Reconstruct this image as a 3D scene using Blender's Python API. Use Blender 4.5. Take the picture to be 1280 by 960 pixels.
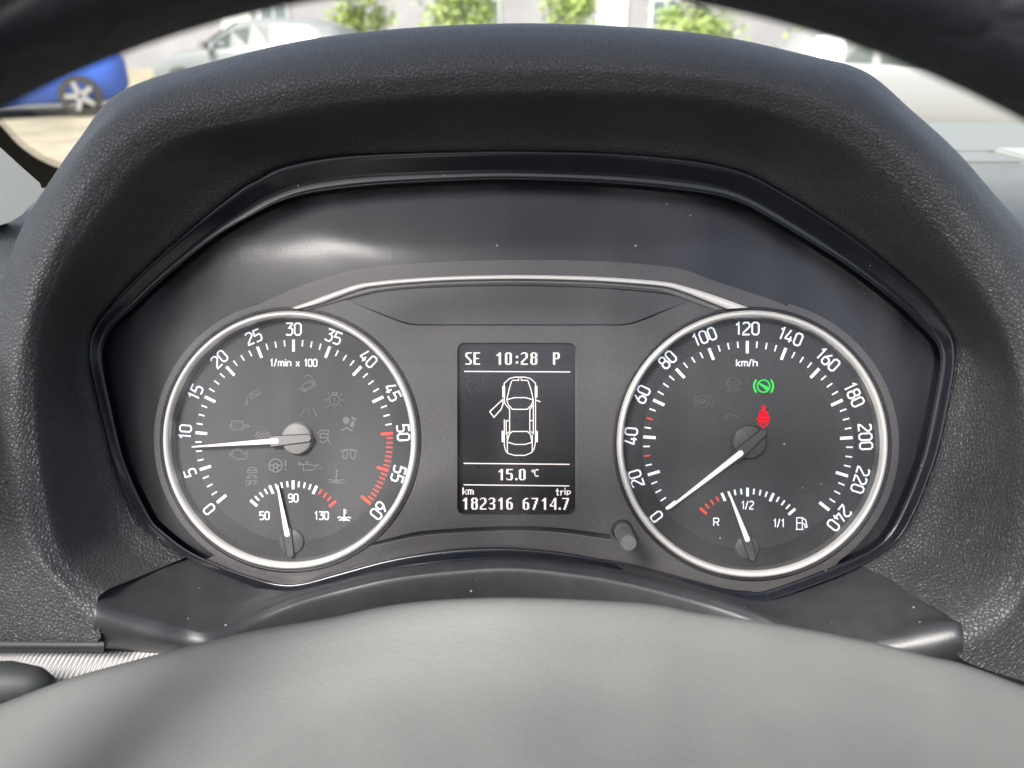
import bpy, bmesh, math, random
from mathutils import Vector, Matrix
from mathutils.geometry import tessellate_polygon
random.seed(7)
R = math.radians
for o in list(bpy.data.objects): bpy.data.objects.remove(o)
scene = bpy.context.scene
col = scene.collection

# ------------------------------------------------------------------ camera, sky, sun, exposure
CAMZ, PITCH, F, D = 1.35, 25.0, 960.0, 0.327
cam_d = bpy.data.cameras.new('camera'); cam = bpy.data.objects.new('camera', cam_d); col.objects.link(cam)
cam.location = (0, 0, CAMZ); cam.rotation_euler = (R(90-PITCH), 0, 0)
cam_d.lens = 27.0; cam_d.sensor_width = 36.0; cam_d.clip_start = 0.01; cam_d.clip_end = 2000
cam_d.dof.use_dof = True; cam_d.dof.focus_distance = D; cam_d.dof.aperture_fstop = 10.0
scene.camera = cam
SUN_EL, SUN_AZ = 50.0, -140.0            # azimuth from +Y towards +X
world = bpy.data.worlds.new('World'); scene.world = world; world.use_nodes = True
nt = world.node_tree; bg = nt.nodes['Background']
sky = nt.nodes.new('ShaderNodeTexSky'); sky.sky_type = 'NISHITA'; sky.sun_disc = False
sky.sun_elevation = R(SUN_EL); sky.sun_rotation = R(SUN_AZ); sky.air_density = 1.0; sky.dust_density = 3.0; sky.ozone_density = 1.0
hs = nt.nodes.new('ShaderNodeHueSaturation'); hs.inputs['Saturation'].default_value = .62      # thin high cloud greys the sky
nt.links.new(sky.outputs[0], hs.inputs['Color']); nt.links.new(hs.outputs[0], bg.inputs[0]); bg.inputs[1].default_value = 0.115
sun_d = bpy.data.lights.new('sun', 'SUN'); sun = bpy.data.objects.new('sun', sun_d); col.objects.link(sun)
sun_d.energy = 3.4; sun_d.angle = R(18); sun_d.color = (1, .97, .93)
sdir = Vector((math.sin(R(SUN_AZ))*math.cos(R(SUN_EL)), math.cos(R(SUN_AZ))*math.cos(R(SUN_EL)), math.sin(R(SUN_EL))))
sun.rotation_euler = sdir.to_track_quat('Z', 'Y').to_euler(); sun.location = (2, 6, 9)
scene.view_settings.view_transform = 'Standard'; scene.view_settings.look = 'None'
scene.view_settings.gamma = 1.0; scene.view_settings.use_curve_mapping = False
scene.view_settings.exposure = 1.5
scene.render.engine = 'CYCLES'
scene.cycles.use_denoising = True; scene.cycles.use_adaptive_sampling = True; scene.cycles.adaptive_threshold = 0.02
scene.cycles.max_bounces = 8; scene.cycles.transparent_max_bounces = 12; scene.cycles.sample_clamp_indirect = 6

# ------------------------------------------------------------------ cluster frame: the plane of the instrument face
CAM = Vector((0, 0, CAMZ))
p = R(PITCH)
FWD = Vector((0, math.cos(p), -math.sin(p))); RX = Vector((1, 0, 0)); UP = Vector((0, math.sin(p), math.cos(p)))
yw = R(2.9)
O = CAM + FWD*D
N = (-FWD)*math.cos(yw) - RX*math.sin(yw)       # out of the instrument face, towards the driver
U = RX*math.cos(yw) - FWD*math.sin(yw)
VV = UP
def ray(x, y): return (FWD + RX*((x-640)/F) + UP*((480-y)/F))
def P(x, y, w=0.0):                             # point w millimetres in front of the instrument face
    r = ray(x, y); o = O + N*(w*.001)
    return CAM + r*((o-CAM).dot(N)/r.dot(N))
def G(x, y, z):                                 # point on a level plane
    r = ray(x, y); return CAM + r*((z-CAMZ)/r.z)
def depth(v): return (v-CAM).dot(FWD)

# ------------------------------------------------------------------ objects
OFF = {}
def link(o, parent=None):
    col.objects.link(o)
    if parent is not None: o.parent = parent
def thing(name, loc, label, cat, group=None):
    o = bpy.data.objects.new(name, None); o.empty_display_size = .02; o.location = loc; link(o)
    o['label'] = label; o['category'] = cat
    if group: o['group'] = group
    OFF[o.name] = Vector(loc); return o
def mesh(name, verts, faces, mat, parent=None, smooth=False, label=None, mats=None, fmat=None):
    base = OFF.get(parent.name, Vector((0,0,0))) if parent is not None else Vector((0,0,0))
    me = bpy.data.meshes.new(name)
    me.from_pydata([tuple(Vector(v)-base) for v in verts], [], faces); me.validate()
    o = bpy.data.objects.new(name, me); link(o, parent); OFF[o.name] = base
    me.materials.append(mat)
    for m in mats or []: me.materials.append(m)
    if fmat:
        for f, k in zip(me.polygons, fmat): f.material_index = k
    if smooth:
        for f in me.polygons: f.use_smooth = True
    if label: o['label'] = label
    return o
def recalc(o):
    bm = bmesh.new(); bm.from_mesh(o.data); bmesh.ops.recalc_face_normals(bm, faces=bm.faces); bm.to_mesh(o.data); bm.free(); return o

def cr(pts, n=8, closed=False):                 # Catmull-Rom through points of any dimension
    out = []; m = len(pts)
    seg = m if closed else m-1
    for i in range(seg):
        a = pts[(i-1) % m] if closed or i > 0 else pts[0]
        b = pts[i]; c = pts[(i+1) % m]
        d = pts[(i+2) % m] if closed or i+2 < m else pts[-1]
        for k in range(n):
            t = k/n
            out.append(tuple(.5*((2*b[j]) + (-a[j]+c[j])*t + (2*a[j]-5*b[j]+4*c[j]-d[j])*t*t + (-a[j]+3*b[j]-3*c[j]+d[j])*t**3) for j in range(len(b))))
    if not closed: out.append(tuple(pts[-1]))
    return out
def lerp(a, b, t): return a+(b-a)*t
def interp(tab, x):
    if x <= tab[0][0]: return tab[0][1]
    for (a, b), (c, d) in zip(tab, tab[1:]):
        if x <= c: return lerp(b, d, (x-a)/(c-a))
    return tab[-1][1]
def grid_faces(nr, nc, closed=False):
    f = []
    for i in range(nr-1):
        for j in range(nc if closed else nc-1):
            k = (j+1) % nc
            f.append((i*nc+j, i*nc+k, (i+1)*nc+k, (i+1)*nc+j))
    return f
def stroke(pts, w, closed=False):               # flat ribbon (2D) with mitred joints -> verts, faces
    n = len(pts); V = []; Fc = []
    for i, q in enumerate(pts):
        a = pts[(i-1) % n] if closed or i > 0 else None
        b = pts[(i+1) % n] if closed or i < n-1 else None
        d1 = Vector((q[0]-a[0], q[1]-a[1])) if a else None
        d2 = Vector((b[0]-q[0], b[1]-q[1])) if b else None
        d1 = d1.normalized() if d1 and d1.length > 1e-9 else None
        d2 = d2.normalized() if d2 and d2.length > 1e-9 else None
        d1 = d1 or d2 or Vector((1, 0)); d2 = d2 or d1
        t = (d1+d2); t = t.normalized() if t.length > 1e-6 else d1
        nn = Vector((-t.y, t.x)); c = max(.45, nn.dot(Vector((-d1.y, d1.x))))
        h = w/2/c
        V += [(q[0]+nn.x*h, q[1]+nn.y*h), (q[0]-nn.x*h, q[1]-nn.y*h)]
    for i in range(n if closed else n-1):
        k = (i+1) % n; Fc.append((2*i, 2*i+1, 2*k+1, 2*k))
    return V, Fc
class Flat:                                     # collects flat print, then puts it on a surface through a map function
    def __init__(s): s.v = []; s.f = []
    def add(s, V, Fc): b = len(s.v); s.v += V; s.f += [tuple(i+b for i in f) for f in Fc]
    def line(s, pts, w, closed=False): s.add(*stroke(pts, w, closed))
    def poly(s, pts): s.add(list(pts), [tuple(range(len(pts)))])
    def circle(s, x, y, r, w, a0=0, a1=360, n=28):
        full = abs(a1-a0) >= 360
        s.line([(x+r*math.cos(R(a0+(a1-a0)*i/n)), y+r*math.sin(R(a0+(a1-a0)*i/n))) for i in range(n if full else n+1)], w, full)
    def disc(s, x, y, r, n=18): s.poly([(x+r*math.cos(2*math.pi*i/n), y+r*math.sin(2*math.pi*i/n)) for i in range(n)])
    def build(s, name, mat, parent, fn, label=None): return mesh(name, [fn(*q) for q in s.v], s.f, mat, parent, label=label)

# ------------------------------------------------------------------ materials
def mat(name, color, rough=.5, metal=0, spec=.5, emit=None, es=0, alpha=1):
    m = bpy.data.materials.new(name); m.use_nodes = True
    b = m.node_tree.nodes['Principled BSDF']
    b.inputs['Base Color'].default_value = (*color, 1); b.inputs['Roughness'].default_value = rough
    b.inputs['Metallic'].default_value = metal; b.inputs['Specular IOR Level'].default_value = spec
    if emit: b.inputs['Emission Color'].default_value = (*emit, 1); b.inputs['Emission Strength'].default_value = es
    b.inputs['Alpha'].default_value = alpha
    return m
def nodes(m): return m.node_tree, m.node_tree.nodes['Principled BSDF']
def coords(nt, scale=(1,1,1), rot=(0,0,0)):
    tc = nt.nodes.new('ShaderNodeTexCoord'); mp = nt.nodes.new('ShaderNodeMapping')
    mp.inputs['Scale'].default_value = scale; mp.inputs['Rotation'].default_value = rot
    nt.links.new(tc.outputs['Object'], mp.inputs['Vector']); return mp.outputs[0]
def noise(nt, vec, scale, detail=3, rough=.5):
    n = nt.nodes.new('ShaderNodeTexNoise'); n.inputs['Scale'].default_value = scale; n.inputs['Detail'].default_value = detail
    n.inputs['Roughness'].default_value = rough; nt.links.new(vec, n.inputs['Vector']); return n.outputs['Fac']
def ramp(nt, fac, stops):
    r = nt.nodes.new('ShaderNodeValToRGB'); nt.links.new(fac, r.inputs[0])
    while len(r.color_ramp.elements) < len(stops): r.color_ramp.elements.new(.5)
    for e, (ps, c) in zip(r.color_ramp.elements, stops): e.position = ps; e.color = (*c, 1) if len(c) == 3 else c
    return r.outputs[0]
def bump(nt, b, h, strength, dist):
    bp = nt.nodes.new('ShaderNodeBump'); bp.inputs['Strength'].default_value = strength; bp.inputs['Distance'].default_value = dist
    nt.links.new(h, bp.inputs['Height'])
    if b.inputs['Normal'].is_linked: nt.links.new(b.inputs['Normal'].links[0].from_socket, bp.inputs['Normal'])
    nt.links.new(bp.outputs[0], b.inputs['Normal']); nt.links.new(bp.outputs[0], b.inputs['Coat Normal'])
def mixv(nt, a, b, op):
    m = nt.nodes.new('ShaderNodeMath'); m.operation = op
    for i, q in enumerate((a, b)):
        if isinstance(q, (int, float)): m.inputs[i].default_value = q
        else: nt.links.new(q, m.inputs[i])
    return m.outputs[0]
def vary(m, c0, c1, scale, vec_scale=(1,1,1), lo=.35, hi=.65, dust=None):
    nt, b = nodes(m); v = coords(nt, vec_scale); n = noise(nt, v, scale, 4)
    c = ramp(nt, n, [(lo, c0), (hi, c1)])
    if dust:
        vo = nt.nodes.new('ShaderNodeTexVoronoi'); vo.inputs['Scale'].default_value = dust[0]; nt.links.new(coords(nt), vo.inputs['Vector'])
        pick = nt.nodes.new('ShaderNodeSeparateColor'); nt.links.new(vo.outputs['Color'], pick.inputs[0])
        on = mixv(nt, mixv(nt, vo.outputs['Distance'], mixv(nt, mixv(nt, pick.outputs[1], pick.outputs[1], 'MULTIPLY'), dust[1]*1.5, 'MULTIPLY'), 'LESS_THAN'), mixv(nt, pick.outputs[0], dust[2], 'LESS_THAN'), 'MULTIPLY')
        mx = nt.nodes.new('ShaderNodeMix'); mx.data_type = 'RGBA'; nt.links.new(on, mx.inputs['Factor']); nt.links.new(c, mx.inputs['A'])
        mx.inputs['B'].default_value = (.35, .33, .3, 1); c = mx.outputs['Result']
    nt.links.new(c, b.inputs['Base Color']); return m

def leather(name, c0, c1, cell, stretch, strength, rough=.5, dist=.0004):
    m = mat(name, c0, rough, spec=.5); nt, b = nodes(m)
    v = coords(nt, stretch)
    wn = nt.nodes.new('ShaderNodeTexNoise'); wn.inputs['Scale'].default_value = cell*.5; wn.inputs['Detail'].default_value = 3; nt.links.new(v, wn.inputs['Vector'])
    vm = nt.nodes.new('ShaderNodeVectorMath'); vm.operation = 'MULTIPLY_ADD'; nt.links.new(wn.outputs['Color'], vm.inputs[0])
    vm.inputs[1].default_value = (.75/cell,)*3; nt.links.new(v, vm.inputs[2])
    vo = nt.nodes.new('ShaderNodeTexVoronoi'); vo.feature = 'DISTANCE_TO_EDGE'; vo.inputs['Scale'].default_value = cell; nt.links.new(vm.outputs[0], vo.inputs['Vector'])
    h = ramp(nt, vo.outputs['Distance'], [(0, (0,0,0)), (.10, (.75,.75,.75)), (.35, (1,1,1))])
    fine = noise(nt, v, cell*3, 4)
    hh = mixv(nt, h, mixv(nt, fine, .5, 'MULTIPLY'), 'ADD')
    bump(nt, b, hh, strength, dist)
    big = noise(nt, coords(nt), 35, 3)
    c = ramp(nt, big, [(.35, c0), (.65, c1)])
    nt.links.new(c, b.inputs['Base Color'])
    rr = nt.nodes.new('ShaderNodeMapRange'); nt.links.new(big, rr.inputs[0]); rr.inputs[3].default_value = rough-.06; rr.inputs[4].default_value = rough+.06
    nt.links.new(rr.outputs[0], b.inputs['Roughness'])
    return m
M = {}
M['leather'] = leather('hood_grain', (.034,.034,.037), (.043,.043,.046), 640, (1, 1, 1), .65, .52, .0005)
nodes(M['leather'])[1].inputs['Coat Weight'].default_value = .35; nodes(M['leather'])[1].inputs['Coat Roughness'].default_value = .32
M['rim_leather'] = leather('wheel_rim_leather', (.008,.009,.013), (.013,.013,.018), 120, (.35, 1.6, 1), .35, .5, .001)
M['pad'] = leather('wheel_pad_grain', (.092,.094,.091), (.099,.101,.097), 620, (.6, 1.3, 1), .16, .6, .0005)
M['trim'] = vary(mat('trim_satin_black', (.03,.03,.034), .42), (.026,.026,.029), (.033,.033,.036), 160, dust=(420, .16, .045))
nt_, b_ = nodes(M['trim']); bump(nt_, b_, noise(nt_, coords(nt_), 1800, 3), .25, .0002)
M['gloss'] = vary(mat('bezel_gloss_black', (.008,.009,.012), .2), (.007,.008,.012), (.011,.012,.016), 90, dust=(420, .14, .07))
M['bed'] = vary(mat('inner_wall_black', (.012,.013,.02), .35), (.010,.011,.017), (.016,.017,.024), 400, (6, 1, 1), dust=(300, .12, .05))
M['face'] = vary(mat('face_panel_graphite', (.07,.065,.068), .42), (.074,.069,.069), (.090,.084,.083), 900, dust=(260, .12, .04))
nt_, b_ = nodes(M['face']); bump(nt_, b_, noise(nt_, coords(nt_), 3500, 2), .15, .0001)
M['blank'] = vary(mat('blank_panel_grey', (.045,.044,.05), .45), (.052,.050,.054), (.062,.059,.062), 900)
M['dial'] = vary(mat('dial_face_grey', (.05,.05,.053), .5), (.043,.042,.043), (.055,.053,.053), 1100, dust=(260, .11, .05))
M['dial_ring'] = vary(mat('dial_number_band', (.03,.031,.035), .5), (.026,.026,.028), (.034,.034,.036), 1100, dust=(260, .11, .04))
M['chrome'] = mat('satin_chrome', (.86,.83,.78), .34, .3)
nt_, b_ = nodes(M['chrome']); bump(nt_, b_, noise(nt_, coords(nt_), 900, 3), .05, .0001)
M['chrome_dark'] = mat('bevel_grey', (.17,.17,.165), .42, .4)
M['black'] = mat('deep_black', (.004,.004,.006), .5)
M['print'] = mat('dial_print_white', (.75,.77,.8), .5, emit=(.78,.84,.92), es=.22)
M['print_red'] = mat('dial_print_red', (.65,.05,.03), .5, emit=(.9,.08,.05), es=.16)
M['icon'] = mat('unlit_symbol_print', (.17,.166,.162), .6)
M['icon_dim'] = mat('unlit_symbol_print_dim', (.095,.095,.097), .6)
M['needle'] = mat('needle_cream', (.78,.72,.68), .4, emit=(1,.9,.84), es=.22)
M['needle_side'] = mat('needle_side', (.55,.48,.42), .45)
M['cap'] = vary(mat('needle_cap_lit', (.16,.155,.15), .5), (.21,.205,.20), (.27,.26,.25), 1800)  # rev counter cap: lighter copy of the cap plastic, coloured as if lit
M['cap2'] = vary(mat('needle_cap_dark', (.07,.07,.07), .5), (.06,.06,.06), (.08,.08,.08), 1800)
M['lcd'] = mat('screen_black', (.012,.012,.014), .22)
M['pix'] = mat('screen_pixel_white', (.6,.55,.52), .5, emit=(1,.90,.85), es=.24)
M['green'] = mat('lamp_green', (.03,.3,.06), .9, spec=.05, emit=(.015,.75,.08), es=.36)
M['red'] = mat('lamp_red', (.35,.005,.01), .9, spec=.05, emit=(1,.002,.02), es=.42)
M['knob'] = mat('knob_plastic', (.12,.12,.12), .32)
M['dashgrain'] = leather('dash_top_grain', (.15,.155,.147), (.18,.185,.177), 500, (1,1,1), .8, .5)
M['pillar'] = leather('pillar_trim_pale', (.50,.53,.50), (.56,.58,.55), 700, (1,1,1), .15, .6)
M['frit'] = mat('frit_black', (.004,.005,.006), .8, spec=.1)
M['rubber'] = mat('stalk_black', (.03,.033,.034), .6)
def glass(name, tint, fac, rough, scratch=0):
    m = bpy.data.materials.new(name); m.use_nodes = True; nt = m.node_tree; nt.nodes.clear()
    out = nt.nodes.new('ShaderNodeOutputMaterial'); mx = nt.nodes.new('ShaderNodeMixShader')
    tr = nt.nodes.new('ShaderNodeBsdfTransparent'); tr.inputs[0].default_value = (*tint, 1)
    gl = nt.nodes.new('ShaderNodeBsdfGlossy'); gl.inputs['Roughness'].default_value = rough
    fr = nt.nodes.new('ShaderNodeFresnel'); fr.inputs[0].default_value = 1.45
    f = mixv(nt, fr.outputs[0], fac, 'MULTIPLY')
    nt.links.new(f, mx.inputs[0]); nt.links.new(tr.outputs[0], mx.inputs[1]); nt.links.new(gl.outputs[0], mx.inputs[2])
    if scratch:
        v = coords(nt, (1, .02, .02)); nn = noise(nt, v, 2500, 2); bp = nt.nodes.new('ShaderNodeBump')
        bp.inputs['Strength'].default_value = scratch; bp.inputs['Distance'].default_value = .0001
        nt.links.new(nn, bp.inputs['Height']); nt.links.new(bp.outputs[0], gl.inputs['Normal'])
    nt.links.new(mx.outputs[0], out.inputs[0]); return m
M['lens'] = glass('cluster_window', (.97,.97,.98), .52, .15, .3)
nt_ = M['lens'].node_tree; out_ = [n for n in nt_.nodes if n.type == 'OUTPUT_MATERIAL'][0]; first_ = out_.inputs[0].links[0].from_socket
film = nt_.nodes.new('ShaderNodeBsdfDiffuse'); film.inputs[0].default_value = (.85,.85,.87,1)
m1 = nt_.nodes.new('ShaderNodeMixShader')
smear_glare = noise(nt_, coords(nt_, (1, .25, .25), (0, R(40), 0)), 30, 3, .5); lines = noise(nt_, coords(nt_, (1, .03, .03)), 900, 2)  # smudge film whose diagonal streaks stand in for reflected glare
fac_ = mixv(nt_, ramp(nt_, smear_glare, [(.42, (0,0,0)), (.72, (.036,.036,.036))]), mixv(nt_, mixv(nt_, lines, .8, 'MULTIPLY'), .6, 'ADD'), 'MULTIPLY')
nt_.links.new(mixv(nt_, fac_, .002, 'ADD'), m1.inputs[0]); nt_.links.new(first_, m1.inputs[1]); nt_.links.new(film.outputs[0], m1.inputs[2]); nt_.links.new(m1.outputs[0], out_.inputs[0])
M['wind'] = glass('windscreen_glass', (.95,.97,.95), .8, .02)

# ================================================================== INSTRUMENT CLUSTER
cluster = thing('instrument_cluster', O, 'black and graphite instrument cluster with two chrome ringed dials and a small screen', 'instrument cluster')
A_px = [(233,697),(187,667),(163,633),(143,580),(130,530),(115,467),(111,437),(117,412),(135,385),(175,342),(245,280),(300,236),(320,225),(352,208),(420,195),(520,190),(570,189),(640,188),(765,191),(865,200),(922,212),(960,229),(1020,265),(1085,310),(1150,365),(1175,393),(1189,417),(1194,440),(1190,482),(1175,555),(1160,600),(1145,637),(1120,677),(1077,707),(1020,731),(960,751),(933,752),(873,738),(790,716),(723,706),(640,699),(560,703),(487,712),(420,731),(367,743),(330,740),(284,722)]
B_px = [(237,689),(203,663),(187,645),(157,580),(140,513),(128,450),(133,423),(145,405),(170,382),(210,345),(270,297),(320,268),(357,251),(400,241),(470,233),(560,228),(640,226),(765,231),(865,241),(915,251),(960,273),(1055,331),(1120,380),(1155,413),(1170,430),(1175,447),(1172,475),(1155,560),(1142,600),(1125,640),(1113,663),(1093,684),(1050,704),(960,737),(933,738),(900,734),(807,713),(723,693),(640,684),(560,686),(487,698),(425,714),(380,727),(350,728),(320,721),(284,710)]
CX, CY = 650.0, 455.0
def radial(pts, n=360):
    c = cr(pts, 6, True); ang = [math.atan2(y-CY, x-CX) for x, y in c]; out = []
    m = len(c)
    for i in range(n):
        a = -math.pi + 2*math.pi*(i+.37)/n; dx, dy = math.cos(a), math.sin(a); best = None
        for k in range(m):
            x1, y1 = c[k][0]-CX, c[k][1]-CY; x2, y2 = c[(k+1) % m][0]-CX, c[(k+1) % m][1]-CY
            den = dx*(y2-y1)-dy*(x2-x1)
            if abs(den) < 1e-9: continue
            t = (x1*(y2-y1)-y1*(x2-x1))/den; s = (x1*dy-y1*dx)/den
            if t > 0 and -1e-6 <= s <= 1+1e-6 and (best is None or t > best): best = t
        out.append((dx*best, dy*best))
    return out
NA = 420
RA, RB = radial(A_px, NA), radial(B_px, NA)
def ringrow(t, w):
    return [P(CX+lerp(a[0], b[0], t), CY+lerp(a[1], b[1], t), w) for a, b in zip(RA, RB)]
prof = [(-.25, 2), (-.04, 7), (.0, 9.3), (.03, 9.9), (.08, 9.9), (.2, 9.3), (.6, 7.2), (.88, 5.7), (.90, 6.0), (.95, 6.0), (.97, 5.6), (.985, 3.5), (1.0, -7.5)]
vs = []
for t, w in prof: vs += ringrow(t, w)
mesh('bezel', vs, grid_faces(len(prof), NA, True), M['gloss'], cluster, True)
# back tray
vs = ringrow(.99, -7.0) + [P(CX, CY, -9)]
mesh('back_tray', vs, [(i, (i+1) % NA, NA) for i in range(NA)], M['bed'], cluster)
# clear window over everything
rows = []; ws = [(0.0, 0), (.15, 1), (.35, 1), (.6, 1), (.8, 1), (.93, 1), (1.0, 1)]
for t, _ in ws:
    row = []
    for a, b in zip(RA, RB):
        x, y = b[0]*t*.985, b[1]*t*.985
        e = 1-t**2.2
        row.append(P(CX+x, CY+y, 4.2 + 7.5*e + (max(0, -y)/230)*3.0*e))
    rows += row
mesh('window', rows, grid_faces(len(ws), NA, True), M['lens'], cluster, True, label='clear plastic window over the dials')

# gauge frames
class Gauge:
    def __init__(s, cx, cy, w):
        s.o = P(cx, cy, w); s.s = depth(s.o)/F
    def __call__(s, u, v, h=0.0): return s.o + U*(u*s.s) + VV*(v*s.s) + N*(h*.001)
# Rings are centred where the photograph shows them
RL, RR = Gauge(361.3, 550, 0.4), Gauge(939, 555, 0.4)
ROUT_L, ROUT_R = 161.0, 166.5
def lathe(fn, prof, n=120):
    v = []
    for r, h in prof: v += [fn(r*math.cos(2*math.pi*i/n), r*math.sin(2*math.pi*i/n), h) for i in range(n)]
    return v, grid_faces(len(prof), n, True)

# face plate with openings
def arc_px(fn, r, a0, a1, n, h=0):
    return [fn(r*math.cos(R(a0+(a1-a0)*i/n)), r*math.sin(R(a0+(a1-a0)*i/n)), h) for i in range(n+1)]
def to_plane(v): d = v-O; return (d.dot(U), d.dot(VV))
def from_plane(q, w): return O + U*q[0] + VV*q[1] + N*(w*.001)
def plane_px(pts): return [to_plane(P(x, y, 0)) for x, y in pts]
topc = cr([(318,383),(355,366),(390,352),(445,337),(510,330),(575,326.5),(640,325),(720,325.5),(790,329),(850,336),(890,350),(960,373),(985,383)], 5)
botc = [(x, y) for x, y in cr([(1040,712),(1010,722),(960,739),(933,741),(900,737),(807,716),(723,696),(640,687),(560,689),(487,701),(425,717),(380,729),(350,731),(320,724),(290,716),(255,700)], 4)]
left_arc = [to_plane(v) for v in arc_px(RL, 174, 237, 104, 40)]      # up the left side, outside the ring
right_arc = [to_plane(v) for v in arc_px(RR, 181, 76, -53, 40)]
outline = plane_px(topc) + right_arc + plane_px(botc) + left_arc
def rrect(x0, y0, x1, y1, r, n=5):
    pts = []
    for cx, cy, a in ((x1-r, y0+r, -90), (x1-r, y1-r, 0), (x0+r, y1-r, 90), (x0+r, y0+r, 180)):
        pts += [(cx+r*math.cos(R(a+90*i/n)), cy+r*math.sin(R(a+90*i/n))) for i in range(n+1)]
    return pts
hole_L = [to_plane(v) for v in arc_px(RL, ROUT_L-5, 0, 357, 89)]
hole_R = [to_plane(v) for v in arc_px(RR, ROUT_R-5, 0, 357, 89)]
lcd_px = rrect(571.5, 428.5, 719.5, 643.5, 9)
blank_px = cr([(431,374.5),(470,364.5),(510,360),(570,357),(640,356),(710,357.3),(765,360),(830,366),(866,374.5)], 4) + cr([(866,375),(845,383),(820,394),(800,402),(782,406.5),(768,407)], 4) + cr([(530,407),(512,406),(495,401),(470,391),(447,381),(431,375)], 4)
def shrink(pts, d):
    cx = sum(q[0] for q in pts)/len(pts); cy = sum(q[1] for q in pts)/len(pts)
    out = []
    for x, y in pts:
        out.append((x + (cx-x)*d/abs(max(abs(cx-x), 40)), y + (cy-y)*d/max(abs(cy-y), 14) ))
    return out
slot_t = cr([(460,679.5),(490,672),(520,665),(560,661),(640,657.5),(700,660),(763,668)], 5)
slot_b = cr([(466,682),(490,676.5),(520,670.5),(560,666.5),(640,663),(700,665.5),(763,674)], 5)
slot_px = slot_t + slot_b[::-1]
sock = P(778, 663, 0)
sock_c = to_plane(sock); sock_r = .0043
hole_k = [(sock_c[0]+sock_r*math.cos(2*math.pi*i/24), sock_c[1]+sock_r*math.sin(2*math.pi*i/24)) for i in range(24)]
loops = [outline, hole_L, hole_R, plane_px(lcd_px), plane_px(blank_px), plane_px(slot_px), hole_k]
def plate(loops, w, thick):
    flat = [q for l in loops for q in l]
    tris = tessellate_polygon([[Vector((q[0], q[1], 0)) for q in l] for l in loops])
    v = [from_plane(q, w) for q in flat] + [from_plane(q, w-thick) for q in flat]; n = len(flat); f = [tuple(t) for t in tris]; b = 0
    for l in loops:
        m = len(l)
        for i in range(m): j = (i+1) % m; f.append((b+i, b+j, b+j+n, b+i+n))
        b += m
    return v, f
v, f = plate(loops, 0, 3.5)
fp = mesh('face_panel', v, f, M['face'], cluster, label='graphite grey face panel around the dials')
v, f = plate([[(from_x) for from_x in plane_px(shrink(blank_px, 1.6))]], -.3, 2)
mesh('blank_cover', v, f, M['blank'], cluster, label='empty dark grey cover above the screen')
v, f = plate([plane_px(shrink(blank_px, -3.5))], -2.4, .5); mesh('cover_backing', v, f, M['black'], cluster)
v, f = plate([plane_px([(x, y-2) for x, y in slot_t] + [(x, y+2) for x, y in slot_b[::-1]])], -2.6, .5); mesh('groove_backing', v, f, M['black'], cluster)
# lip under the slot
fl = Flat(); fl.line([(x, y+.9) for x, y in slot_b], 1.4)
fl.build('groove_lip', mat('groove_lip', (.13,.12,.12), .4), cluster, lambda x, y: P(x, y, .15))

# bright strip across the top
def sweep(path_top, path_bot, w0, w1, name, m, parent, label=None):
    n = len(path_top); v = []
    for (xt, yt), (xb, yb) in zip(path_top, path_bot):
        v += [P(xt, yt, w1-1.1), P(lerp(xt, xb, .18), lerp(yt, yb, .18), w1-.5), P(lerp(xt, xb, .88), lerp(yt, yb, .88), w1), P(xb, yb, w0)]
    f = [(i*4+k, i*4+k+1, i*4+k+5, i*4+k+4) for i in range(n-1) for k in range(3)]
    return mesh(name, v, f, m, parent, True, label)
st = cr([(364,385),(385,377.5),(410,368),(445,356),(470,352),(500,349),(560,345.5),(640,343.8),(720,345),(780,348),(832,352.5),(860,359),(895,370),(935,384.5)], 6)
sb = cr([(372,386),(398,380),(425,370),(453,360.5),(476,356.8),(505,354),(562,350.5),(640,349),(720,350.3),(778,353.5),(828,358),(853,364.5),(885,377),(908,386)], 6)
ss = cr([(384,387.5),(418,378),(440,372),(462,366),(484,362.5),(510,359.5),(565,356),(640,354.6),(720,356),(774,358.8),(822,363.5),(846,370.5),(868,379),(892,387.5)], 6)
sweep(st, sb, .6, 2.6, 'chrome_strip', mat('bright_strip', (.93,.90,.85), .38, .25), cluster, 'thin bright metal strip arching over the screen')
sweep(sb, ss, .3, .9, 'strip_bevel', M['chrome_dark'], cluster)

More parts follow.
